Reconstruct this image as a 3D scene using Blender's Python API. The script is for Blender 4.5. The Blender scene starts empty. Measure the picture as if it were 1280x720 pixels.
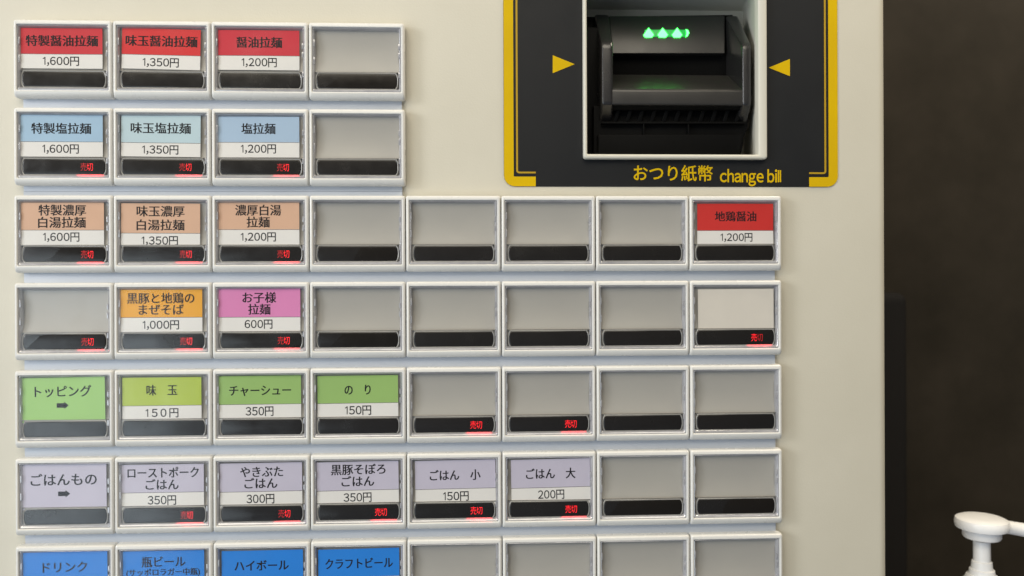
import bpy, bmesh, math, random
from mathutils import Matrix, Vector

random.seed(4)
S = 0.0005            # one unit of the drawing = half a millimetre
EYE = 1.30            # camera height above the floor, metres
D = 1017.0            # camera to button fronts, units
F = 1000.0            # focal length in photo pixels (1280 wide)
YAW, PIT, ROL = -0.0425, 0.0005, -0.0039
scene = bpy.context.scene
col = scene.collection

# ------------------------------------------------------------------ camera
def rot():
    cy, sy, cp, sp, cr, sr = math.cos(YAW), math.sin(YAW), math.cos(PIT), math.sin(PIT), math.cos(ROL), math.sin(ROL)
    ry = Matrix(((cy, 0, sy), (0, 1, 0), (-sy, 0, cy)))
    rx = Matrix(((1, 0, 0), (0, cp, -sp), (0, sp, cp)))
    rz = Matrix(((cr, -sr, 0), (sr, cr, 0), (0, 0, 1)))
    return rz @ rx @ ry
RM = rot()
cam_d = bpy.data.cameras.new('camera')
cam = bpy.data.objects.new('camera', cam_d)
col.objects.link(cam)
def w3(v):            # right, down, forward -> world
    return Vector((v[0], v[2], -v[1]))
rt, dn, fw = w3(RM[0]), w3(RM[1]), w3(RM[2])
m = Matrix.Identity(4)
for i in range(3):
    m[i][0], m[i][1], m[i][2] = rt[i], -dn[i], -fw[i]
m[0][3], m[1][3], m[2][3] = 0, -D * S, EYE
cam.matrix_world = m
cam_d.sensor_width = 36
cam_d.lens = 36 * F / 1280
cam_d.clip_start = 0.01
cam_d.clip_end = 100
cam_d.dof.use_dof = True
cam_d.dof.focus_distance = 1030 * S
cam_d.dof.aperture_fstop = 5.5
scene.camera = cam

# ------------------------------------------------------------------ light
def lin(c):
    return tuple((x / 12.92 if x <= .04045 else ((x + .055) / 1.055) ** 2.4) for x in [v / 255 for v in c])
world = bpy.data.worlds.new('World')
scene.world = world
world.use_nodes = True
bg = world.node_tree.nodes['Background']
# even room light: warm from above, cool from the floor side
nt = world.node_tree
_tc = nt.nodes.new('ShaderNodeTexCoord'); _sp = nt.nodes.new('ShaderNodeSeparateXYZ')
_mr = nt.nodes.new('ShaderNodeMapRange'); _mr.inputs['From Min'].default_value = -.6; _mr.inputs['From Max'].default_value = .6
_mx = nt.nodes.new('ShaderNodeMix'); _mx.data_type = 'RGBA'
_mx.inputs['A'].default_value = (0.72, 0.86, 1.12, 1); _mx.inputs['B'].default_value = (1.0, 0.93, 0.80, 1)
nt.links.new(_tc.outputs['Generated'], _sp.inputs[0]); nt.links.new(_sp.outputs['Z'], _mr.inputs['Value'])
nt.links.new(_mr.outputs['Result'], _mx.inputs['Factor']); nt.links.new(_mx.outputs['Result'], bg.inputs[0])
_mr2 = nt.nodes.new('ShaderNodeMapRange'); _mr2.inputs['From Min'].default_value = -.7; _mr2.inputs['From Max'].default_value = .5
_mr2.inputs['To Min'].default_value = 0.34; _mr2.inputs['To Max'].default_value = 0.10
nt.links.new(_sp.outputs['X'], _mr2.inputs['Value']); nt.links.new(_mr2.outputs['Result'], bg.inputs[1])

def area(name, loc, target, sx, sy, power, color):
    d = bpy.data.lights.new(name, 'AREA')
    d.shape = 'RECTANGLE'; d.size = sx; d.size_y = sy
    d.energy = power; d.color = color
    o = bpy.data.objects.new(name, d)
    col.objects.link(o)
    o.location = loc
    o.rotation_euler = (Vector(target) - Vector(loc)).to_track_quat('-Z', 'Y').to_euler()
    return o
# ceiling panel above and in front of the machine, glass door low on the left
area('ceiling_lamp', (-0.25, -1.35, 2.55), (0, 0, 1.25), 1.8, 1.0, 22, (1.0, 0.91, 0.75))
area('door_daylight', (-1.55, -1.75, 0.75), (-0.1, 0, 1.25), 1.5, 1.2, 11.5, (0.78, 0.91, 1.0))
area('left_fill_light', (-2.0, -1.2, 1.75), (0, 0, 1.3), 0.6, 0.7, 19, (0.97, 0.98, 1.0))  # added fill, strengthens the light from the left
area('wall_fill_light', (0.75, -0.16, 2.30), (0.6, 0.1, 1.2), 0.35, 0.35, 8, (1.0, 0.88, 0.70))  # added fill from above, makes the wall fade darker downwards

scene.view_settings.view_transform = 'Standard'
scene.view_settings.look = 'None'
scene.view_settings.exposure = 0.20
scene.view_settings.gamma = 1.0
scene.render.engine = 'CYCLES'
scene.cycles.use_denoising = True
scene.cycles.max_bounces = 8
scene.cycles.transparent_max_bounces = 16
scene.cycles.pixel_filter_type = 'BLACKMAN_HARRIS'
scene.cycles.filter_width = 1.5

# ------------------------------------------------------------------ materials
def mat(name, base, rough=0.5, metal=0.0, spec=0.5, bump=None, vary=None, coat=0.0, emit=None, rvar=None):
    M = bpy.data.materials.new(name)
    M.use_nodes = True
    nt = M.node_tree
    b = nt.nodes['Principled BSDF']
    b.inputs['Base Color'].default_value = (*base, 1)
    b.inputs['Roughness'].default_value = rough
    b.inputs['Metallic'].default_value = metal
    b.inputs['Specular IOR Level'].default_value = spec
    b.inputs['Coat Weight'].default_value = coat
    if emit:
        b.inputs['Emission Color'].default_value = (*emit[0], 1)
        b.inputs['Emission Strength'].default_value = emit[1]
    tc = nt.nodes.new('ShaderNodeNewGeometry')
    def noise(scale, detail=3, rough_=0.5):
        n = nt.nodes.new('ShaderNodeTexNoise')
        n.inputs['Scale'].default_value = scale
        n.inputs['Detail'].default_value = detail
        n.inputs['Roughness'].default_value = rough_
        nt.links.new(tc.outputs['Position'], n.inputs['Vector'])
        return n
    if bump:
        n = noise(bump[0], bump[3] if len(bump) > 3 else 2)
        bp = nt.nodes.new('ShaderNodeBump')
        bp.inputs['Strength'].default_value = bump[1]
        bp.inputs['Distance'].default_value = bump[2]
        nt.links.new(n.outputs['Fac'], bp.inputs['Height'])
        nt.links.new(bp.outputs['Normal'], b.inputs['Normal'])
    if vary:
        n = noise(vary[0], 4, 0.6)
        mr = nt.nodes.new('ShaderNodeMapRange')
        mr.inputs['From Min'].default_value = 0.3
        mr.inputs['From Max'].default_value = 0.7
        nt.links.new(n.outputs['Fac'], mr.inputs['Value'])
        mx = nt.nodes.new('ShaderNodeMix'); mx.data_type = 'RGBA'
        mx.inputs['A'].default_value = (*base, 1)
        mx.inputs['B'].default_value = (*vary[1], 1)
        nt.links.new(mr.outputs['Result'], mx.inputs['Factor'])
        nt.links.new(mx.outputs['Result'], b.inputs['Base Color'])
    if rvar:
        n = noise(rvar[0], 4, 0.6)
        mr = nt.nodes.new('ShaderNodeMapRange')
        mr.inputs['From Min'].default_value = 0.3
        mr.inputs['From Max'].default_value = 0.7
        mr.inputs['To Min'].default_value = rvar[1]
        mr.inputs['To Max'].default_value = rvar[2]
        nt.links.new(n.outputs['Fac'], mr.inputs['Value'])
        nt.links.new(mr.outputs['Result'], b.inputs['Roughness'])
    return M

def clear_mat(name, bump):
    M = bpy.data.materials.new(name)
    M.use_nodes = True
    nt = M.node_tree
    nt.nodes.remove(nt.nodes['Principled BSDF'])
    out = nt.nodes['Material Output']
    tr = nt.nodes.new('ShaderNodeBsdfTransparent')
    tr.inputs[0].default_value = (0.985, 0.985, 0.98, 1)
    gl = nt.nodes.new('ShaderNodeBsdfGlossy')
    gl.inputs['Roughness'].default_value = 0.14
    fr = nt.nodes.new('ShaderNodeFresnel')
    ge = nt.nodes.new('ShaderNodeNewGeometry')
    io = nt.nodes.new('ShaderNodeMapRange')       # same index from either side of the thin sheet
    io.inputs['To Min'].default_value = 1.49; io.inputs['To Max'].default_value = 1 / 1.49
    nt.links.new(ge.outputs['Backfacing'], io.inputs['Value'])
    nt.links.new(io.outputs['Result'], fr.inputs[0])
    mx = nt.nodes.new('ShaderNodeMixShader')
    tc = nt.nodes.new('ShaderNodeNewGeometry')
    n = nt.nodes.new('ShaderNodeTexNoise'); n.inputs['Scale'].default_value = 60
    n.inputs['Detail'].default_value = 1
    bp = nt.nodes.new('ShaderNodeBump')
    bp.inputs['Strength'].default_value = bump; bp.inputs['Distance'].default_value = 0.001
    nt.links.new(tc.outputs['Position'], n.inputs['Vector'])
    nt.links.new(n.outputs['Fac'], bp.inputs['Height'])
    nt.links.new(bp.outputs['Normal'], gl.inputs['Normal'])
    n2 = nt.nodes.new('ShaderNodeTexNoise'); n2.inputs['Scale'].default_value = 45; n2.inputs['Detail'].default_value = 5
    mr = nt.nodes.new('ShaderNodeMapRange')
    mr.inputs['From Min'].default_value = .35; mr.inputs['From Max'].default_value = .7
    mr.inputs['To Min'].default_value = .08; mr.inputs['To Max'].default_value = .26
    nt.links.new(tc.outputs['Position'], n2.inputs['Vector']); nt.links.new(n2.outputs['Fac'], mr.inputs['Value'])
    nt.links.new(mr.outputs['Result'], gl.inputs['Roughness'])
    nt.links.new(fr.outputs[0], mx.inputs[0])
    nt.links.new(tr.outputs[0], mx.inputs[1])
    nt.links.new(gl.outputs[0], mx.inputs[2])
    nt.links.new(mx.outputs[0], out.inputs[0])
    return M

M = {}
M['cream'] = mat('cream_enamel', (0.60, 0.57, 0.475), 0.42, bump=(900, 0.14, 0.0005), vary=(14, (0.565, 0.535, 0.44)), rvar=(25, 0.36, 0.5))
M['frame'] = mat('button_plastic', (0.71, 0.705, 0.675), 0.28, vary=(30, (0.68, 0.675, 0.645)), rvar=(60, 0.2, 0.38))
M['rail'] = mat('rail_plastic', (0.50, 0.54, 0.605), 0.4, vary=(14, (0.47, 0.51, 0.575)), rvar=(40, 0.3, 0.5))
M['rim'] = mat('clear_plastic_edge', (0.50, 0.50, 0.52), 0.14, metal=0.2, spec=0.8, coat=0.5, bump=(120, 0.25, 0.0008, 2), vary=(90, (0.36, 0.36, 0.39)))
M['back'] = mat('grey_backing', (0.41, 0.395, 0.36), 0.45, vary=(25, (0.385, 0.37, 0.34)), bump=(500, .05, .0003))
M['black'] = mat('black_display', (0.009, 0.007, 0.005), 0.22, spec=0.4, rvar=(90, .15, .3))
M['ledge'] = mat('ledge_plastic', (0.30, 0.29, 0.27), 0.25, spec=.7)
M['clear'] = clear_mat('clear_cover_plastic', 0.05)
M['white'] = mat('white_paper', (0.76, 0.74, 0.71), 0.6, bump=(70, 0.12, 0.001), vary=(40, (0.73, 0.715, 0.685)))
M['ink'] = mat('black_ink', (0.010, 0.009, 0.011), 0.7, spec=.15)
M['line'] = mat('printed_line', (0.12, 0.11, 0.11), 0.6)
M['seg'] = mat('red_segments', (0.3, 0.0, 0.0), 0.5, emit=((1.0, 0.010, 0.018), 1.9))
M['segdim'] = mat('red_segments_dim', (0.3, 0.0, 0.0), 0.5, emit=((1.0, 0.010, 0.018), 0.55))
M['decal'] = mat('charcoal_plate', (0.0095, 0.0105, 0.0120), 0.5, spec=.24, bump=(600, 0.05, 0.0003), rvar=(20, .42, .6))
M['yellow'] = mat('yellow_print', (0.64, 0.42, 0.001), 0.5, spec=.1, vary=(25, (0.58, 0.37, 0.004)))
M['yellowline'] = mat('ochre_print', (0.42, 0.26, 0.01), 0.5, spec=.3)
M['housing'] = mat('black_housing', (0.018, 0.017, 0.017), 0.22, spec=.7, bump=(1500, 0.04, 0.0002), rvar=(40, .21, .28))
M['housing_grey'] = mat('grey_housing', (0.029, 0.0275, 0.0255), 0.3, spec=.55, rvar=(40, .28, .38))
M['housing_dark'] = mat('black_housing_inner', (0.003, 0.003, 0.003), 0.5, spec=.08)
M['slot'] = mat('slot_black', (0.002, 0.002, 0.002), 0.8, spec=.1)
M['led'] = mat('green_lamp', (0.1, 0.5, 0.2), 0.4, emit=((0.05, 1.0, 0.085), 7.0))
M['leddim'] = mat('green_lamp_lens', (0.02, 0.2, 0.06), 0.3, emit=((0.01, 1.0, 0.12), 0.32))
M['recess'] = mat('recess_enamel', (0.62, 0.60, 0.52), 0.45, bump=(900, 0.08, 0.0004))
M['wall'] = mat('dark_brown_wall', (0.036, 0.030, 0.0225), 0.75, spec=.1, vary=(11, (0.022, 0.0185, 0.0135)), bump=(40, .2, .002))
M['wall_shadow'] = mat('shadow_black', (0.0175, 0.0165, 0.016), 0.85, spec=.05)  # near-black tone of the slab that stands in for the wall shadow
M['pump'] = mat('white_plastic', (0.90, 0.90, 0.90), 0.3)
M['liquid'] = mat('bottle_plastic', (0.62, 0.50, 0.44), 0.3)
M['counter'] = mat('counter_wood', (0.07, 0.05, 0.035), 0.5, vary=(6, (0.05, 0.035, 0.025)))
M['floor'] = mat('floor_tile', (0.20, 0.19, 0.17), 0.5, vary=(4, (0.17, 0.16, 0.15)))

PAPER = {}
def paper(rgb):
    if rgb not in PAPER:
        c = tuple(min(.8, v * 1.02) for v in lin(rgb))
        d = tuple(v * .95 for v in c)
        PAPER[rgb] = mat('printed_paper_%d' % len(PAPER), c, 0.6, bump=(70, 0.12, 0.001), vary=(40, d))
    return PAPER[rgb]

# ------------------------------------------------------------------ helpers
def at(px, py, Y):
    """photo pixel on the upright plane Y (units) -> x, z in units"""
    d = Vector(((px - 640) / F, (py - 360) / F, 1.0))
    p = RM.transposed() @ d
    k = (D + Y) / p[2]
    return p[0] * k, -p[1] * k

def build(name, bm, mats, parent=None, loc=(0, 0, 0), smooth=True):
    me = bpy.data.meshes.new(name)
    bm.normal_update()
    bm.to_mesh(me); bm.free()
    for x in (mats if isinstance(mats, (list, tuple)) else [mats]):
        me.materials.append(x)
    if smooth:
        for p in me.polygons: p.use_smooth = True
        me.set_sharp_from_angle(angle=math.radians(38))
    return link(name, me, parent, loc)

def link(name, me, parent=None, loc=(0, 0, 0)):
    o = bpy.data.objects.new(name, me)
    col.objects.link(o)
    o.location = loc
    if parent: o.parent = parent
    return o

def empty(name, loc, parent=None):
    o = bpy.data.objects.new(name, None)
    o.empty_display_size = 0.02
    col.objects.link(o); o.location = loc
    if parent: o.parent = parent
    return o

def P(x, y, z):        # drawing units, eye level = 0  ->  metres above the machine's base
    return Vector((x * S, y * S, z * S + EYE))
def L(x, y, z):        # local units -> metres
    return Vector((x * S, y * S, z * S))

def rrect(l, t, r, b, rad, y, n=4):
    """rounded rectangle loop, z up; l<r, t>b"""
    pts = []
    rad = max(rad, 0.01)
    for cx, cz, a0 in ((r - rad, t - rad, 0), (l + rad, t - rad, 90), (l + rad, b + rad, 180), (r - rad, b + rad, 270)):
        for k in range(n + 1):
            a = math.radians(a0 + 90 * k / n)
            pts.append((cx + rad * math.cos(a), y, cz + rad * math.sin(a)))
    return pts

def loft(bm, loops, fn, cap=None, cap0=None, mi=0):
    vs = [[bm.verts.new(fn(*p)) for p in lp] for lp in loops]
    n = len(vs[0])
    for a, b in zip(vs, vs[1:]):
        for k in range(n):
            f = bm.faces.new((a[k], a[(k + 1) % n], b[(k + 1) % n], b[k])); f.material_index = mi
    if cap:
        f = bm.faces.new(vs[-1]); f.material_index = mi
    if cap0:
        f = bm.faces.new(list(reversed(vs[0]))); f.material_index = mi
    return vs

def poly(bm, pts, fn, mi=0):
    f = bm.faces.new([bm.verts.new(fn(*p)) for p in pts]); f.material_index = mi
    f.normal_update()
    if f.normal.y > 0: f.normal_flip()
    return f

def box(bm, x0, x1, y0, y1, z0, z1, fn, mi=0, bev=0.0):
    g = bmesh.ops.create_cube(bm, size=1)
    vs = g['verts']
    for v in vs:
        v.co = fn(x0 if v.co.x < 0 else x1, y0 if v.co.y < 0 else y1, z0 if v.co.z < 0 else z1)
    fs = set(f for v in vs for f in v.link_faces)
    for f in fs: f.material_index = mi
    if bev:
        es = list(set(e for v in vs for e in v.link_edges))
        bmesh.ops.bevel(bm, geom=es, offset=bev * S, segments=2 if bev < 5 else 10, affect='EDGES', profile=.6)

def lathe(bm, prof, fn, n=40, mi=0, ax=0, ay=0, sq=1.0):
    rings = []
    for r, z in prof:
        rings.append([bm.verts.new(fn(ax + r * math.cos(2 * math.pi * k / n), ay + r * math.sin(2 * math.pi * k / n), z)) for k in range(n)])
    for a, b in zip(rings, rings[1:]):
        for k in range(n):
            bm.faces.new((a[k], a[(k + 1) % n], b[(k + 1) % n], b[k])).material_index = mi
    bm.faces.new(rings[0]); bm.faces.new(rings[-1])
    bmesh.ops.recalc_face_normals(bm, faces=bm.faces)

def text_pts(s, bold=0.0):
    c = bpy.data.curves.new('lettering', 'FONT')
    c.body = s; c.offset = bold; c.resolution_u = 3
    o = bpy.data.objects.new('lettering', c)
    col.objects.link(o)
    dg = bpy.context.evaluated_depsgraph_get()
    me = bpy.data.meshes.new_from_object(o.evaluated_get(dg))
    vs = [(v.co.x, v.co.y) for v in me.vertices]
    fs = [list(p.vertices) for p in me.polygons]
    bpy.data.objects.remove(o); bpy.data.curves.remove(c); bpy.data.meshes.remove(me)
    return vs, fs

def add_text(bm, s, cx, cz, w, em, y, fn, mi=0, bold=0.012, mid=0.38, tilt=0.0):
    """flat lettering centred on cx, cz; w = width of the ink, em = type size (units)"""
    vs, fs = text_pts(s, bold)
    x0, x1 = min(v[0] for v in vs), max(v[0] for v in vs)
    k = w / (x1 - x0)
    out = []
    for x, z in vs:
        X = (x - (x0 + x1) / 2) * k; Z = (z - mid) * em
        out.append(bm.verts.new(fn(cx + X - Z * tilt, y, cz + Z + X * tilt)))
    for f in fs:
        try:
            nf = bm.faces.new([out[i] for i in f])
        except ValueError:
            continue
        nf.material_index = mi
        nf.normal_update()
        if nf.normal.y > 0: nf.normal_flip()

ONE = ([(0.0, .60), (.0, .52), (.155, .60), (.155, 0), (.245, 0), (.245, .735), (.175, .735)], [[0, 1, 2, 3, 4, 5, 6]])
def add_gothic(bm, s, cx, cz, w, em, y, fn, mi=0, bold=0.006, tilt=0.0, mid=0.37, gap=0.075):
    """gothic lettering set from the full width forms, each glyph on its own narrow advance"""
    x = 0.0; vs, fs = [], []
    for ch in s:
        if ch == ' ':
            x += .26; continue
        if ch == '1':
            gv, gf = [(a + .10, b) for a, b in ONE[0]], [[1, 2, 6, 0], [2, 3, 4, 5, 6]]
            x0, x1 = 0.0, .40
        elif ch == 'l':
            gv, gf = [(.0, 0), (.115, 0), (.115, .76), (.0, .76)], [[0, 1, 2, 3]]
            x0, x1 = 0.0, .115
        else:
            gv, gf = text_pts(chr(ord(ch) + 0xFEE0) if 33 <= ord(ch) < 127 else ch, bold)
            x0, x1 = min(v[0] for v in gv), max(v[0] for v in gv)
        n = len(vs)
        vs += [(a - x0 + x, b) for a, b in gv]
        fs += [[n + i for i in f] for f in gf]
        x += x1 - x0 + gap
    x -= gap
    k = w / x
    out = []
    for a, b in vs:
        X = (a - x / 2) * k; Z = (b - mid) * em
        out.append(bm.verts.new(fn(cx + X - Z * tilt, y, cz + Z + X * tilt)))
    for f in fs:
        try: nf = bm.faces.new([out[i] for i in f])
        except ValueError: continue
        nf.material_index = mi
        nf.normal_update()
        if nf.normal.y > 0: nf.normal_flip()

def tag(o, label=None, cat=None, kind=None, group=None):
    if label: o['label'] = label
    if cat: o['category'] = cat
    if kind: o['kind'] = kind
    if group: o['group'] = group
    return o

# ------------------------------------------------------------------ setting
PANEL = 16.0          # panel face behind the button fronts
X0, Z0, PX, PZ = -575.4, 335.5, 121.0, 109.08
rx, _ = at(1104.5, 400, PANEL + 13)
LEFT, RIGHT = -760.0, rx
WALLY = 640.0
bm = bmesh.new()
poly(bm, [(-6000, WALLY, -2600), (6000, WALLY, -2600), (6000, WALLY, 3200), (-6000, WALLY, 3200)], P)
tag(build('wall', bm, M['wall'], smooth=False), 'dark brown mottled wall behind the machine', 'wall', 'structure')
bm = bmesh.new()
poly(bm, [(-6000, WALLY, -2600), (6000, WALLY, -2600), (6000, -1400, -2600), (-6000, -1400, -2600)], P)
for f in bm.faces:
    if f.normal.z < 0: f.normal_flip()
tag(build('floor', bm, M['floor'], smooth=False), 'plain grey floor below the machine', 'floor', 'structure')

# ------------------------------------------------------------------ machine
machine = tag(empty('ticket_vending_machine', (0, 0, 0)),
              'cream ramen ticket vending machine with rows of menu buttons and a black bill outlet', 'vending machine')

# hole for the bill outlet, on the panel plane
hx0, hz1 = at(731, 196, PANEL)
hx1, _ = at(952, 196, PANEL)
hz0 = at(840, -34, PANEL)[1]
BASE, TOP = -2570.0, 560.0
bm = bmesh.new()
loops = [rrect(hx0, hz0, hx1, hz1, 2, PANEL + 6), rrect(hx0, hz0, hx1, hz1, 2, PANEL),
         rrect(LEFT + 14, TOP - 14, RIGHT - 14, BASE + 14, 2, PANEL),
         rrect(LEFT + 10.5, TOP - 10.5, RIGHT - 10.5, BASE + 10.5, 2, PANEL + .5),
         rrect(LEFT + 6.5, TOP - 6.5, RIGHT - 6.5, BASE + 6.5, 3, PANEL + 2.3),
         rrect(LEFT + 3, TOP - 3, RIGHT - 3, BASE + 3, 3, PANEL + 5.6),
         rrect(LEFT + .8, TOP - .8, RIGHT - .8, BASE + .8, 4, PANEL + 10),
         rrect(LEFT, TOP, RIGHT, BASE, 5, PANEL + 15),
         rrect(LEFT, TOP, RIGHT, BASE, 5, 560)]
loft(bm, loops, P, cap=True)
build('cabinet', bm, M['cream'], machine)

# rail slabs behind the buttons
bm = bmesh.new()
box(bm, X0 + 6, X0 + 4 * PX - 5, 12.4, PANEL + .5, Z0 - 2 * PZ + 6, Z0 - 30, P, bev=.8)
build('button_rail', bm, M['rail'], machine)
bm = bmesh.new()
box(bm, X0 + 6, X0 + 8 * PX - 5, 12.35, PANEL + .5, Z0 - 7 * PZ + 30, Z0 - 2 * PZ - 20, P, bev=.8)
box(bm, X0 + 6, X0 + 4 * PX - 5, 12.38, PANEL + .5, Z0 - 2 * PZ - 20.2, Z0 - 2 * PZ + 5.8, P, bev=.0)
build('button_rail', bm, M['rail'], machine)

# --- one button: shared meshes, local origin at the cell's top left front corner
W, H = 121.0, 96.6
OL, OT, OR, OB = 4.7, -6.4, 116.2, -87.6
def frame_bm():
    bm = bmesh.new()
    loops = [rrect(.5, -.0, W - .5, -H, 2.5, 13),
             rrect(.5, -.0, W - .5, -H, 2.5, 5.2),
             rrect(.55, -.15, W - .55, -H + .6, 2.5, 3.6),
             rrect(.9, -.5, W - .9, -H + 3.2, 2.6, 1.5),
             rrect(1.7, -1.3, W - 1.7, -H + 5.6, 2.4, .45),
             rrect(2.9, -2.4, W - 2.9, -H + 7.4, 2.0, 0.0),
             rrect(OL - .9, OT + .9, OR + .9, OB - .9, 1.8, 0.05),
             rrect(OL - .2, OT + .3, OR + .2, OB - .3, 1.5, .6),
             rrect(OL, OT, OR, OB, 1.3, 1.4),
             rrect(OL, OT, OR, OB, 1.3, 12.2)]
    loft(bm, loops, L)
    return bm
def rim_bm():
    bm = bmesh.new()
    a = rrect(OL + .25, OT - .25, OR - .25, OB + .25, 1.2, 1.9)
    b = rrect(OL + 1.1, OT - .9, OR - 1.1, OB + 1.2, 1.6, 1.5)
    c = rrect(OL + 2.0, OT - 1.5, OR - 2.0, OB + 3.0, 1.6, 2.5)
    d = rrect(OL + 3.0, OT - 2.6, OR - 3.0, OB + 4.4, 2.0, 5.0)
    e = rrect(OL + 3.4, OT - 3.0, OR - 3.4, OB + 4.9, 2.0, 8.2)
    loft(bm, [a, b, c, d, e], L)
    # small moulded clips on the upright edges
    for z in (-30, -41, -66):
        box(bm, OR - 3.6, OR - 1.6, 1.7, 4.2, z - 3.5, z + 3.5, L, bev=.3)
    for z in (-26, -48):
        box(bm, OL + 1.4, OL + 2.9, 1.9, 4.4, z - 4.5, z + 4.5, L, bev=.3)
    return bm
def display_bm():
    bm = bmesh.new()
    def bar(e, y, bul):
        l, t, r, b = 9.8 - e, -64.3 + e, 110.9 + e, -82.9 - e
        n = 6; pts = []
        for k in range(n + 1):        # right side, bulging out, bottom to top -> counter-clockwise seen from front
            u = k / n; z = b + (t - b) * u
            pts.append((r - bul * (abs(2 * u - 1) ** 3) * 2.6, y, z))
        for k in range(n + 1):
            u = k / n; z = t + (b - t) * u
            pts.append((l + bul * (abs(2 * u - 1) ** 3) * 2.6, y, z))
        return pts
    loft(bm, [bar(1.6, 6.0, 1), bar(1.5, 3.5, 1), bar(.9, 3.0, 1), bar(.25, 3.3, 1)], L, mi=1)
    loft(bm, [bar(.2, 3.3, 1), bar(-.3, 2.9, 1), bar(-1.2, 2.75, 1)], L, cap=True, mi=0)
    box(bm, OL + 3.2, OR - 3.2, 3.4, 8, -63.0, -61.9, L, mi=1, bev=.3)
    return bm
def back_bm():
    bm = bmesh.new()          # dished floor of the pocket, then flat behind the display
    pts = [(OT, 5.8)]
    for k in range(1, 13):
        u = k / 12
        pts.append((OT + (-62.5 - OT) * u, 12.0 - 6.2 * (1 - u) ** 2.4 - 5.8 * u ** 2.2))
    pts.append((OB, 9.4))
    for (za, ya), (zb_, yb) in zip(pts, pts[1:]):
        poly(bm, [(OL, yb, zb_), (OR, yb, zb_), (OR, ya, za), (OL, ya, za)], L)
    bmesh.ops.remove_doubles(bm, verts=bm.verts, dist=1e-7)
    return bm
def cover_bm():
    bm = bmesh.new()
    poly(bm, [(OL + .6, 1.75, OB + .6), (OR - .6, 1.75, OB + .6), (OR - .6, 1.75, OT - .6), (OL + .6, 1.75, OT - .6)], L)
    return bm
def to_mesh(name, bm, mats, smooth=True):
    o = build(name, bm, mats, None, smooth=smooth)
    me = o.data
    bpy.data.objects.remove(o)
    return me
ME = {'frame': to_mesh('menu_button', frame_bm(), M['frame']),
      'rim': to_mesh('cover_rim', rim_bm(), M['rim']),
      'display': to_mesh('display_window', display_bm(), [M['black'], M['ledge']]),
      'back': to_mesh('backing_plate', back_bm(), M['back']),
      'cover': to_mesh('clear_cover', cover_bm(), M['clear'], False)}
def sold_mesh(m1, m2):
    bm = bmesh.new()
    add_text(bm, '売', 84.6, -73.7, 7.2, 11.0, 2.6, L, 0, bold=-.014)
    add_text(bm, '切', 92.2, -73.7, 7.2, 11.0, 2.6, L, 1, bold=-.014)
    return to_mesh('sold_out_sign', bm, [M[m1], M[m2]], False)
GLOW = bpy.data.lights.new('sold_out_lamp', 'AREA')
GLOW.shape = 'ELLIPSE'; GLOW.size = 34 * S; GLOW.size_y = 1.6 * S
GLOW.energy = 0.00036; GLOW.color = (1.0, 0.012, 0.03)
ME['sold'] = sold_mesh('seg', 'seg')
ME['sold_a'] = sold_mesh('segdim', 'seg')
ME['sold_b'] = sold_mesh('seg', 'segdim')

RED1, RED2, RED3, RED8 = (196, 24, 40), (206, 22, 26), (196, 26, 48), (200, 36, 30)
BLU1, BLU2, BLU3 = (158, 188, 212), (182, 204, 212), (162, 186, 210)
PEA, ORA, PIN = (210, 170, 142), (226, 160, 24), (214, 128, 180)
GRN, YGR, GR2 = (152, 196, 110), (172, 192, 72), (146, 182, 102)
LAV, BLU = (191, 186, 203), (6, 124, 216)
BLANK = (212, 206, 196)
ARROW = 'ARROW'
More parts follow.
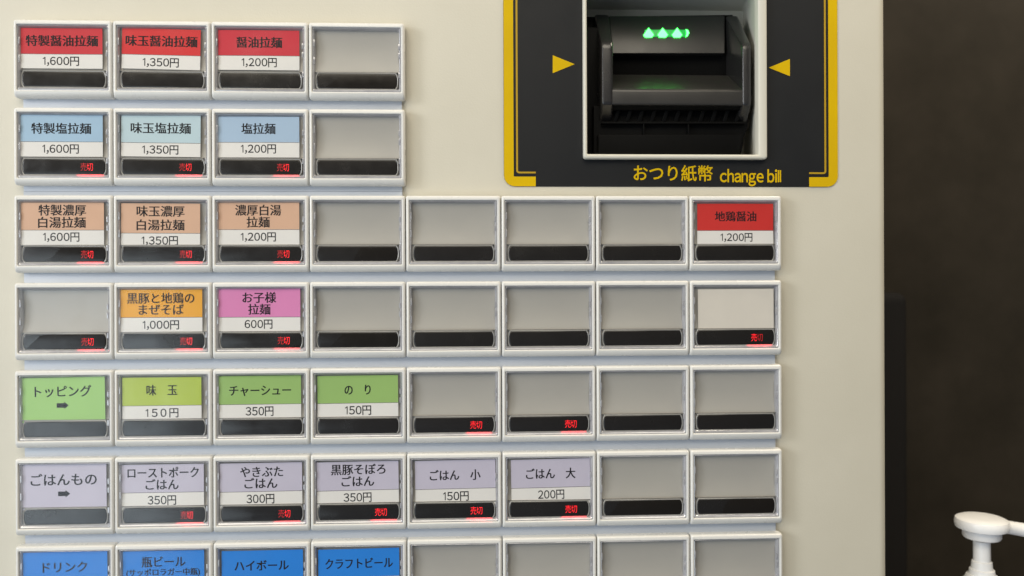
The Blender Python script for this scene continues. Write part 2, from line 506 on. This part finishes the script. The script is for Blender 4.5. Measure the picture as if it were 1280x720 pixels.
# (row, col): colour, card x0, y0, x1, y1, split y or None, [(text, cx, cy, width, em)], tilt, what
K = 14.3
CARDS = {
 (0, 0): (RED1, 25.9, 34.6, 128.2, 86, 67.7, [('特製醤油拉麺', 77.4, 50.9, 86, K), ('1,600円', 75.4, 76.1, 44.5, 13)], 0, 'red menu card reading 特製醤油拉麺 1,600円'),
 (0, 1): (RED2, 152, 35.6, 250.8, 87, 68.9, [('味玉醤油拉麺', 202, 51.5, 86.5, K), ('1,350円', 200.3, 77.9, 45, 13)], -.02, 'bright red menu card reading 味玉醤油拉麺 1,350円'),
 (0, 2): (RED3, 272.7, 37.3, 374.3, 88, 69.8, [('醤油拉麺', 324.1, 53.1, 55.5, K), ('1,200円', 323.5, 77.9, 44, 13)], 0, 'red menu card reading 醤油拉麺 1,200円'),
 (1, 0): (BLU1, 24.8, 143.2, 128.4, 196, 177.3, [('特製塩拉麺', 76.6, 160.5, 71, K), ('1,600円', 75.1, 185.9, 44.5, 13)], 0, 'light blue menu card reading 特製塩拉麺 1,600円'),
 (1, 1): (BLU2, 151.3, 143.8, 250.8, 196, 178.7, [('味玉塩拉麺', 201, 160.2, 72.5, K), ('1,350円', 199.7, 186.9, 45, 13)], -.01, 'pale blue menu card reading 味玉塩拉麺 1,350円'),
 (1, 2): (BLU3, 271.3, 145.4, 374.3, 197, 178.1, [('塩拉麺', 323.1, 160.9, 41.5, K), ('1,200円', 322.5, 185.9, 44, 13)], 0, 'light blue menu card reading 塩拉麺 1,200円'),
 (2, 0): (PEA, 26, 253.2, 130, 306, 287.7, [('特製濃厚', 78, 262.7, 56.5, K), ('白湯拉麺', 77.6, 278, 56.5, K), ('1,600円', 76, 296.1, 44.5, 13)], 0, 'peach menu card reading 特製濃厚白湯拉麺 1,600円'),
 (2, 1): (PEA, 151.3, 254.2, 250.2, 308, 291.6, [('味玉濃厚', 200.7, 264, 57.5, K), ('白湯拉麺', 200.7, 281.2, 57.5, K), ('1,350円', 199, 300.6, 45, 13)], -.005, 'peach menu card slipped down in its window, reading 味玉濃厚白湯拉麺 1,350円'),
 (2, 2): (PEA, 271.3, 253.2, 374.3, 306, 287.1, [('濃厚白湯', 322.7, 262.7, 56, K), ('拉麺', 322.7, 277.6, 28, K), ('1,200円', 322.3, 295.9, 44, 13)], 0, 'peach menu card reading 濃厚白湯拉麺 1,200円'),
 (2, 7): (RED8, 871.4, 254.6, 966.6, 306, 288.3, [('地鶏醤油', 919.4, 270.5, 53, 13.6), ('1,200円', 920, 296.5, 42, 12.6)], 0, 'red menu card reading 地鶏醤油 1,200円 at the far right'),
 (3, 1): (ORA, 149.9, 362.2, 252.9, 416, 396.9, [('黒豚と地鶏の', 201, 372.7, 81, K), ('まぜそば', 201.7, 387, 54, K), ('1,000円', 200.5, 405.9, 45, 13)], 0, 'orange menu card reading 黒豚と地鶏のまぜそば 1,000円'),
 (3, 2): (PIN, 272.7, 361.2, 375.5, 416, 396.5, [('お子様', 324.1, 371.9, 41, K), ('拉麺', 324.1, 386.6, 27, K), ('600円', 323.1, 405, 34, 13)], 0, 'pink menu card reading お子様拉麺 600円'),
 (3, 7): (BLANK, 872.4, 361.4, 967, 414, None, [], .004, 'blank white menu card without writing'),
 (4, 0): (GRN, 26.4, 472.3, 131.6, 527, None, [('トッピング', 78.8, 489.1, 68, 15), (ARROW, 78.4, 506.8, 14.5, 9)], .012, 'green heading card reading トッピング with an arrow'),
 (4, 1): (YGR, 152.7, 472, 251.9, 526, 507, [('味　玉', 202.5, 487.5, 37, K), ('150円', 202, 515.9, 41, 13)], .003, 'yellow green menu card reading 味玉 150円'),
 (4, 2): (GR2, 274, 470.2, 376.4, 524, 505.4, [('チャーシュー', 325.2, 487.9, 75, K), ('350円', 324.4, 513.9, 34, 13.6)], .003, 'green menu card reading チャーシュー 350円'),
 (4, 3): (GR2, 396.7, 469.8, 497.8, 523, 504, [('の　り', 447, 487.1, 32, K), ('150円', 447, 512.7, 33.5, 13.6)], .006, 'green menu card reading のり 150円'),
 (5, 0): (LAV, 27.1, 580.7, 133.3, 636, None, [('ごはんもの', 79.6, 599.6, 79, 16), (ARROW, 80, 617.3, 14.5, 9)], .008, 'lavender heading card reading ごはんもの with an arrow'),
 (5, 1): (LAV, 151.6, 581, 255.1, 636, 615.6, [('ローストポーク', 204, 590.7, 86, K), ('ごはん', 202.7, 605.6, 40, K), ('350円', 202.4, 625, 34.5, 13.6)], .004, 'lavender menu card reading ローストポークごはん 350円'),
 (5, 2): (LAV, 274.9, 579.2, 377.8, 634, 614.4, [('やきぶた', 327.1, 589.6, 52, K), ('ごはん', 326.2, 604, 40, K), ('300円', 325.6, 623.3, 34, 13.6)], .006, 'lavender menu card reading やきぶたごはん 300円'),
 (5, 3): (LAV, 396.2, 577.6, 498.4, 633, 612.9, [('黒豚そぼろ', 447.8, 586.7, 67, K), ('ごはん', 447.3, 601.6, 40, K), ('350円', 446.9, 621.6, 34.5, 13.6)], .01, 'lavender menu card reading 黒豚そぼろごはん 350円'),
 (5, 4): (LAV, 518.9, 575.8, 619.6, 631, 611, [('ごはん　小', 568.9, 593.8, 63, K), ('150円', 569.3, 620, 33, 13.6)], .012, 'lavender menu card reading ごはん 小 150円'),
 (5, 5): (LAV, 638.9, 574.4, 737.8, 629, 609.3, [('ごはん　大', 688.4, 591.8, 62, K), ('200円', 688.9, 617.8, 33, 13.6)], .014, 'lavender menu card reading ごはん 大 200円'),
 (6, 0): (BLU, 28.9, 690.6, 134.4, 745, None, [('ドリンク', 81.1, 708.9, 53, K)], .008, 'blue heading card reading ドリンク'),
 (6, 1): (BLU, 153.3, 689.3, 255.6, 743, 724, [('瓶ビール', 204.4, 702.2, 53, K), ('(サッポロラガー中瓶)', 204, 715.1, 89, 9.5)], .006, 'blue menu card for bottled beer with a small second line'),
 (6, 2): (BLU, 277, 688.7, 379, 742, 723, [('ハイボール', 327.1, 706.7, 66, K)], .006, 'blue menu card reading ハイボール'),
 (6, 3): (BLU, 397.8, 686.7, 499.3, 740, 721, [('クラフトビール', 448.9, 704, 83, K)], .008, 'blue menu card reading クラフトビール'),
}
SOLD = {(1, 0), (1, 1), (1, 2), (2, 0), (2, 1), (2, 2), (3, 0), (3, 1), (3, 2), (3, 7), (4, 4), (4, 5),
        (5, 1), (5, 2), (5, 3), (5, 4), (5, 5)}
CARDY = 4.6

def make_card(r, c, spec, parent, ox, oz):
    rgb, x0, y0, x1, y1, split, lines, tilt, what = spec
    bm = bmesh.new()
    def loc(px, py, y):
        x, z = at(px, py, y)
        return x - ox, z - oz
    a = loc(x0, y0, CARDY); b = loc(x1, y1, CARDY)
    bx, bz = (a[0] + b[0]) / 2, (a[1] + b[1]) / 2
    sp = loc((x0 + x1) / 2, split, CARDY)[1] if split else None
    ct, st = math.cos(tilt), math.sin(tilt)
    def fn(x, y, z):
        dx, dz = x - bx, z - bz
        return L(bx + dx * ct - dz * st, y, bz + dx * st + dz * ct)
    def wave(u):       # the paper bows a little behind its cover
        return CARDY + .35 * math.sin(u * math.pi + (r * 3 + c) * 1.7)
    n = 10
    bands = [(a[1], sp, 0), (sp, b[1], 1)] if sp else [(a[1], b[1], 0)]
    for zt, zb, mi in bands:
        for k in range(n):
            u0, u1 = k / n, (k + 1) / n
            xa, xb = a[0] + (b[0] - a[0]) * u0, a[0] + (b[0] - a[0]) * u1
            poly(bm, [(xa, wave(u0), zb), (xb, wave(u1), zb), (xb, wave(u1), zt), (xa, wave(u0), zt)], fn, mi)
    if sp:
        for k in range(n):
            u0, u1 = k / n, (k + 1) / n
            xa, xb = a[0] + (b[0] - a[0]) * u0, a[0] + (b[0] - a[0]) * u1
            poly(bm, [(xa, wave(u0) - .04, sp - .25), (xb, wave(u1) - .04, sp - .25), (xb, wave(u1) - .04, sp + .35), (xa, wave(u0) - .04, sp + .35)], fn, 3)
    def ink(x, y, z):
        return L(x, wave((x - a[0]) / (b[0] - a[0])) - .05 + y, z)
    for s, px, py, w, em in lines:
        yy = CARDY
        cx, cz = loc(px, py, yy)
        k = (D + yy) / F
        if s is ARROW:
            w *= k; h = em * k / 2
            pts = [(-w / 2, h * .62), (w * .12, h * .62), (w * .12, h), (w / 2, 0), (w * .12, -h), (w * .12, -h * .62), (-w / 2, -h * .62)]
            poly(bm, [(cx + p, 0, cz + q) for p, q in pts], ink, 2)
        else:
            num = s.endswith('円')
            if num:
                add_gothic(bm, s, cx, cz, w * k, em * k, 0, ink, 2, bold=.012, tilt=math.tan(tilt), gap=.26 if w == 41 else .075)
            else:
                add_text(bm, s, cx - (.34 if r == 0 else .22), cz, w * k, em * k, 0, ink, 2, bold=.008, tilt=math.tan(tilt))
                add_text(bm, s, cx + (.34 if r == 0 else .22), cz, w * k, em * k, -.03, ink, 2, bold=.008, tilt=math.tan(tilt))
    o = build('menu_card', bm, [paper(rgb), M['white'], M['ink'], M['line']], parent, smooth=False)
    o['label'] = what
    return o

for r in range(7):
    for c in range(4 if r < 2 else 8):
        ox, oz = X0 + c * PX, Z0 - r * PZ
        b = link('menu_button', ME['frame'], machine, P(ox, 0, oz))
        link('backing_plate', ME['back'], b)
        link('cover_rim', ME['rim'], b)
        link('display_window', ME['display'], b)
        if (r, c) in CARDS:
            make_card(r, c, CARDS[(r, c)], b, ox, oz)
            b['label'] = 'button with ' + CARDS[(r, c)][8]
        if (r, c) in SOLD:
            s = link('sold_out_sign', ME['sold_b' if c == 7 else 'sold_a' if c < 3 else 'sold'], b)
            s['label'] = 'lit red sold out characters 売切'
            glow = bpy.data.objects.new('sold_out_lamp', GLOW)
            col.objects.link(glow); glow.parent = s
            glow.location = L(92, 2.6, -82.9)          # the lamp's own light on the clear rim below it
        cv = link('clear_cover', ME['cover'], b)
        cv.rotation_euler = (random.uniform(-.012, .012), 0, random.uniform(-.014, .014))

# ------------------------------------------------------------------ charcoal sign plate round the bill outlet
PL = PANEL - 1.2
def pp(px, py, y=PL):
    x, z = at(px, py, y); return (x, y, z)
pl0 = at(629.8, 232, PL); pl1 = at(1047.6, 234.8, PL)
zb = (pl0[1] + pl1[1]) / 2
TOPY = -150
pz_top = at(840, TOPY, PL)[1]
bm = bmesh.new()
l_, r_ = pl0[0], pl1[0]
bx0, bz1 = at(729, 199, PL); bx1, _ = at(956, 199, PL); bz0 = at(840, -44, PL)[1]
loft(bm, [rrect(bx0 + 1, bz0 - 1, bx1 - 1, bz1 + 1, 2, PL),
          rrect(l_ + .5, pz_top, r_ - .5, zb + .5, 14, PL),
          rrect(l_, pz_top, r_, zb, 14.5, PL + .4), rrect(l_, pz_top, r_, zb, 14.5, PANEL + .5)], P)
plate = build('sign_plate', bm, M['decal'], machine)
plate['label'] = 'charcoal plate with yellow corner borders reading おつり紙幣 change bill'

def bracket(side):
    """side -1 left, +1 right: outer band and inner line, from the plate's own edges"""
    s = side
    ex = l_ if s < 0 else r_
    k = (D + PL) / F
    bm = bmesh.new()
    def strip(o0, o1, zo0, zo1, xin, ro, y, mi):
        n = 8
        outer, inner = [], []
        X = lambda d: ex - s * d
        outer.append((X(o0), pz_top - 12)); inner.append((X(o1), pz_top - 12))
        cx, cz = X(o0 + ro), zb + zo0 + ro
        ri = max(ro - (o1 - o0), 1.2)
        cx2, cz2 = X(o1 + ri), zb + zo1 + ri
        for i in range(n + 1):
            a = math.pi / 2 * i / n
            outer.append((cx + s * ro * math.cos(a), cz - ro * math.sin(a)))
            inner.append((cx2 + s * ri * math.cos(a), cz2 - ri * math.sin(a)))
        outer.append((X(xin), zb + zo0)); inner.append((X(xin), zb + zo1))
        for i in range(len(outer) - 1):
            poly(bm, [(outer[i][0], y, outer[i][1]), (outer[i + 1][0], y, outer[i + 1][1]),
                      (inner[i + 1][0], y, inner[i + 1][1]), (inner[i][0], y, inner[i][1])], P, mi)
    wband = 12.4 * k if s < 0 else 12.2 * k
    strip(.3, wband, .3, 12.4 * k, 40 * k if s < 0 else 37.5 * k, 14, PL - .25, 0)
    strip(wband + 3.2, wband + 5.6, 16.4 * k, 18.6 * k, 40 * k if s < 0 else 37.5 * k, 4, PL - .25, 1)
    return build('border', bm, [M['yellow'], M['yellowline']], plate, smooth=False)
bracket(-1); bracket(1)
for tri in (((690.9, 69), (718.3, 80.2), (690.9, 91.4)), ((987.4, 73.6), (987.4, 95.2), (961, 84.6))):
    bm = bmesh.new()
    poly(bm, [pp(x, y, PL - .25) for x, y in tri], P)
    build('arrow', bm, M['yellow'], plate, smooth=False)
bm = bmesh.new()
k = (D + PL) / F
cx, cz = at(841.6, 216.4, PL - .25)
add_text(bm, 'おつり紙幣', cx, cz, 101 * k, 21.5 * k, PL - .25, P, bold=.012, tilt=-.004)
cx, cz = at(938.2, 220.2, PL - .25)
add_gothic(bm, 'change bill', cx, cz, 78.5 * k, 20.0 * k, PL - .25, P, bold=.02, gap=.045, tilt=-.004)
build('lettering', bm, M['yellow'], plate, smooth=False)

# bezel and recess
bm = bmesh.new()
bl, bb = at(728.6, 199.4, PL); br, _ = at(956.4, 199.4, PL); bt = at(840, -46, PL)[1]
il, ib = at(734.2, 192.4, 6); ir, _ = at(948.5, 192.4, 6); it = at(840, -34, 6)[1]
loft(bm, [rrect(bl, bt, br, bb, 3.5, PANEL + .5), rrect(bl, bt, br, bb, 3.5, 7.6), rrect(bl + .6, bt - .6, br - .6, bb + .6, 3.2, 6.6),
          rrect(bl + 1.8, bt - 1.8, br - 1.8, bb + 1.8, 2.6, 6.0), rrect(il - 1.6, it + 1.6, ir + 1.6, ib - 1.6, 2, 6.0),
          rrect(il - .4, it + .4, ir + .4, ib - .4, 1.6, 6.8), rrect(il, it, ir, ib, 1.4, 8),
          rrect(il, it, ir, ib, 1.4, 20)], P)
build('bezel', bm, M['recess'], machine)
bm = bmesh.new()
RB = 150.0
kl = at(726, 100, RB)[0]; kr, kt = at(929, 14, RB); kb = at(840, 215, RB)[1]
loft(bm, [rrect(il - .5, it + .5, ir + .5, ib - .5, 1.4, 19), rrect(kl, kt, kr, kb, 3, RB)], P, cap=True)
build('recess', bm, M['recess'], machine)

# ------------------------------------------------------------------ bill outlet unit
unit = empty('bill_outlet', P(0, 0, 0) * 1.0, machine)
unit.location = P(*[at(840, 100, 60)[0], 60, at(840, 100, 60)[1]])
UO = Vector(unit.location)
def U(x, y, z): return P(x, y, z) - UO
def q(px, py, y): x, z = at(px, py, y); return (x, y, z)

def hexa(bm, a, b, mi=0, bev=0.0, fn=U):
    """solid between two matching polygons"""
    va = [bm.verts.new(fn(*p)) for p in a]; vb = [bm.verts.new(fn(*p)) for p in b]
    n = len(a); fs = []
    for i in range(n):
        fs.append(bm.faces.new((va[i], va[(i + 1) % n], vb[(i + 1) % n], vb[i])))
    fs.append(bm.faces.new(list(reversed(va)))); fs.append(bm.faces.new(vb))
    for f in fs: f.material_index = mi
    bmesh.ops.recalc_face_normals(bm, faces=fs)
    if bev:
        es = list(set(e for f in fs for e in f.edges))
        bmesh.ops.bevel(bm, geom=es, offset=bev * S, segments=3, affect='EDGES', profile=.6)

YF, YB = 20.0, 92.0
# side fins: outer face and inner face profiles (left then right)
def fin(xof, xif, xob, xib):
    def prof(xf, xb):
        zt = lambda py, y: at(840, py, y)[1]
        pts = [(YB, zt(19, YB)), (YF + 3, zt(53, YF + 3)), (YF, zt(58, YF)), (YF, zt(130, YF)), (YF + 30, zt(158, YF + 30)), (YB, zt(162, YB))]
        out = []
        for y, z in pts:
            t = (y - YF) / (YB - YF)
            X = at(xf, 100, YF)[0] * (1 - t) + at(xb, 100, YB)[0] * t
            out.append((X, y, z))
        return out
    bm = bmesh.new()
    hexa(bm, prof(xof, xob), prof(xif, xib), bev=3.6)
    return build('guide_fin', bm, M['housing'], unit)
fin(752, 766.5, 743, 762)
fin(939.5, 928, 923, 907)
# back panel that carries the lamp
bm = bmesh.new()
A = [q(762, 20, 92), q(906, 20, 92), q(906, 66.5, 80), q(764, 66.5, 80)]
Bk = [(x, y + 20, z) for x, y, z in A]
hexa(bm, A, Bk, bev=1.0)
build('back_panel', bm, M['housing_grey'], unit)
# lip in front of the slot, sloping towards the viewer
bm = bmesh.new()
sx0, sx1 = at(764, 112, YF + 2)[0], at(930, 112, YF + 2)[0]
zt = lambda py, y: at(840, py, y)[1]
prof = [(84, zt(93.5, 84)), (YF + 3, zt(111, YF + 3)), (YF + 1, zt(113, YF + 1)), (YF + 1, zt(131, YF + 1)), (YF + 14, zt(134, YF + 14)), (84, zt(134, 84))]
hexa(bm, [(sx0, y, z) for y, z in prof], [(sx1, y, z) for y, z in prof], bev=2.2)
build('slot_lip', bm, M['housing_grey'], unit)
# dark slot behind
bm = bmesh.new()
box(bm, at(760, 80, 110)[0], at(915, 80, 110)[0], 93.2, 93.8, zt(150, 110), zt(40, 110), U)
build('bill_slot', bm, M['slot'], unit, smooth=False)
# black core that fills the recess behind and beside the fins
bm = bmesh.new()
a = [q(729, 21, 94), q(916, 18.5, 94), q(916, 210, 94), q(729, 210, 94)]
hexa(bm, a, [(u, 138, w) for u, v, w in a], bev=.8)
a = [q(731, 34, 60), q(756, 34, 60), q(756, 205, 60), q(731, 205, 60)]
hexa(bm, a, [(u, 93.5, w) for u, v, w in a], bev=.8)
build('core_housing', bm, M['housing_dark'], unit)
# lower body with vents, divided pockets and the stepped right flank
bm = bmesh.new()
lw = [q(742, 132, 44), q(936, 132, 44), q(936.5, 136, 44), q(935, 160, 44), q(931, 166, 44), q(929, 182, 44), q(924, 200, 44), q(742, 200, 44)]
hexa(bm, lw, [(x, y + 60, z) for x, y, z in lw], bev=1.0)
build('lower_housing', bm, M['housing_dark'], unit)
bm = bmesh.new()
fr0 = [q(762, 131, YF + 6), q(934, 131, YF + 6), q(934, 137.5, YF + 12), q(758, 137.5, YF + 12)]
hexa(bm, fr0, [(x, 50, z) for x, y, z in fr0], bev=.6)
for i in range(11):
    x = 768 + i * 15.2
    a = [q(x + 3, 138, 36), q(x + 7.5, 138, 36), q(x + 3, 152, 38), q(x - 1.5, 152, 38)]
    hexa(bm, a, [(u, 46, w) for u, v, w in a], bev=.4)
a = [q(752, 152, 36), q(932, 152, 36), q(932, 154.5, 36), q(752, 154.5, 36)]
hexa(bm, a, [(u, 46, w) for u, v, w in a], bev=.4)
for x in (804, 860):
    a = [q(x, 154, 37), q(x + 1.6, 154, 37), q(x + 1.6, 168, 37), q(x, 168, 37)]
    hexa(bm, a, [(u, 46, w) for u, v, w in a], bev=.3)
a = [q(748, 168, 34), q(928, 168, 34), q(924, 196, 34), q(748, 196, 34)]
hexa(bm, a, [(u, 46, w) for u, v, w in a], bev=1.2)
build('vent_grille', bm, M['housing_dark'], unit)
# lamp: lens with three bright arrowheads
bm = bmesh.new()
a = [q(806, 37, 84.6), q(858, 37, 84.6), q(862, 41, 84.6), q(858, 46, 83.8), q(806, 46, 83.8)]
hexa(bm, a, [(u, v + 6, w) for u, v, w in a], bev=.5)
lamp = build('indicator_lamp', bm, M['leddim'], unit)
lamp['label'] = 'row of lit green arrowheads'
for x in (811, 828.5, 846.5):
    bm = bmesh.new()
    a = [q(x, 34.5, 83.4), q(x + 6.5, 43.5, 83), q(x + 4, 46.5, 83), q(x - 4, 46.5, 83), q(x - 6.5, 43.5, 83)]
    hexa(bm, a, [(u, v + 3, w) for u, v, w in a], bev=.5)
    build('arrowhead', bm, M['led'], lamp)
bm = bmesh.new()
a = [q(857.5, 36.5, 83.4), q(860.5, 38, 83.3), q(861.5, 41, 83), q(859.5, 45, 83), q(857, 46, 83), q(858.5, 41, 83)]
hexa(bm, a, [(u, v + 3, w) for u, v, w in a])
build('arrowhead', bm, M['led'], lamp)

# ------------------------------------------------------------------ soft shadow on the wall, built as a dark slab
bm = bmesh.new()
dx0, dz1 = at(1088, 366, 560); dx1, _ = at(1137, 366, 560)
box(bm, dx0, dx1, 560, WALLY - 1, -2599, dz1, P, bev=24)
tag(build('shadow_slab', bm, M['wall_shadow'], None), 'shadow built as a narrow black slab against the brown wall, half hidden by the machine', 'shadow')

# ------------------------------------------------------------------ hand sanitizer pump on a counter
SY = 150.0
ks = (D + SY) / F
ax, zs = at(1227.2, 660, SY)
base_z = zs - 400
pump = tag(empty('sanitizer_bottle', P(ax, SY, base_z)),
           'white pump bottle of hand sanitizer beside the machine, nozzle pointing right', 'pump bottle')
PO = Vector(pump.location)
def Q(x, y, z): return P(x + ax, y + SY, z) - PO
def zz(py): return at(1227, py, SY)[1]
bm = bmesh.new()
lathe(bm, [(0.1, zz(661.5)), (27 * ks, zz(661)), (30.4 * ks, zz(659.6)), (31.4 * ks, zz(656.5)), (31.4 * ks, zz(651.5)), (30.2 * ks, zz(648.6)), (26 * ks, zz(646.6)), (18 * ks, zz(645.6)), (.1, zz(645.0))], Q, 48)
build('pump_head', bm, M['pump'], pump)
bm = bmesh.new()
# nozzle: a tapering spout that leaves the head to the right and turns down
path = [(16, -4, zz(655.5)), (34, -4, zz(658)), (60, -4, zz(662)), (78, -4, zz(664.5)), (92, -4, zz(669)), (100, -4, zz(680)), (102, -4, zz(694))]
rad = [7.0, 8.2, 8.6, 8.4, 7.8, 6.8, 5.8]
rings = []
for i, (x, y, z) in enumerate(path):
    p0 = Vector(path[max(i - 1, 0)]); p1 = Vector(path[min(i + 1, len(path) - 1)])
    d = (p1 - p0).normalized(); n1 = d.cross(Vector((0, 1, 0))).normalized(); n2 = Vector((0, 1, 0))
    rings.append([bm.verts.new(Q(*(Vector((x, y, z)) + (n1 * math.cos(t) + n2 * math.sin(t)) * rad[i] * ks))) for t in [2 * math.pi * j / 20 for j in range(20)]])
for a, b in zip(rings, rings[1:]):
    for j in range(20): bm.faces.new((a[j], a[(j + 1) % 20], b[(j + 1) % 20], b[j]))
bm.faces.new(rings[0]); bm.faces.new(rings[-1])
bmesh.ops.recalc_face_normals(bm, faces=bm.faces)
build('nozzle', bm, M['pump'], pump)
bm = bmesh.new()
lathe(bm, [(10 * ks, zz(673)), (21 * ks, zz(672)), (22.4 * ks, zz(670)), (22.4 * ks, zz(660)), (10, zz(659))], Q, 40)
build('pump_collar', bm, M['pump'], pump)
bm = bmesh.new()
lathe(bm, [(10 * ks, zz(712)), (10 * ks, zz(676))], Q, 32)
build('stem', bm, M['pump'], pump)
bm = bmesh.new()
lathe(bm, [(23 * ks, zz(752)), (23 * ks, zz(726)), (20.5 * ks, zz(724)), (18 * ks, zz(718.5)), (15.4 * ks, zz(717.5)), (14.6 * ks, zz(711.5)), (12.6 * ks, zz(710.5)), (11.8 * ks, zz(701.5)), (10.5 * ks, zz(700.6))], Q, 40)
build('cap', bm, M['pump'], pump)
bm = bmesh.new()
lathe(bm, [(70, base_z), (76, base_z + 4), (76, base_z + 225), (70, base_z + 255), (50, base_z + 275), (28, base_z + 290), (24, zz(746))], Q, 48)
build('bottle', bm, M['liquid'], pump)
bm = bmesh.new()
box(bm, RIGHT + 20, RIGHT + 900, 20, WALLY - 2, base_z - 60, base_z - .5, P, bev=3)
box(bm, RIGHT + 40, RIGHT + 880, 60, WALLY - 2, -2599, base_z - 60.5, P)
tag(build('counter', bm, M['counter']), 'dark wooden counter beside the machine under the pump bottle', 'counter', 'structure')
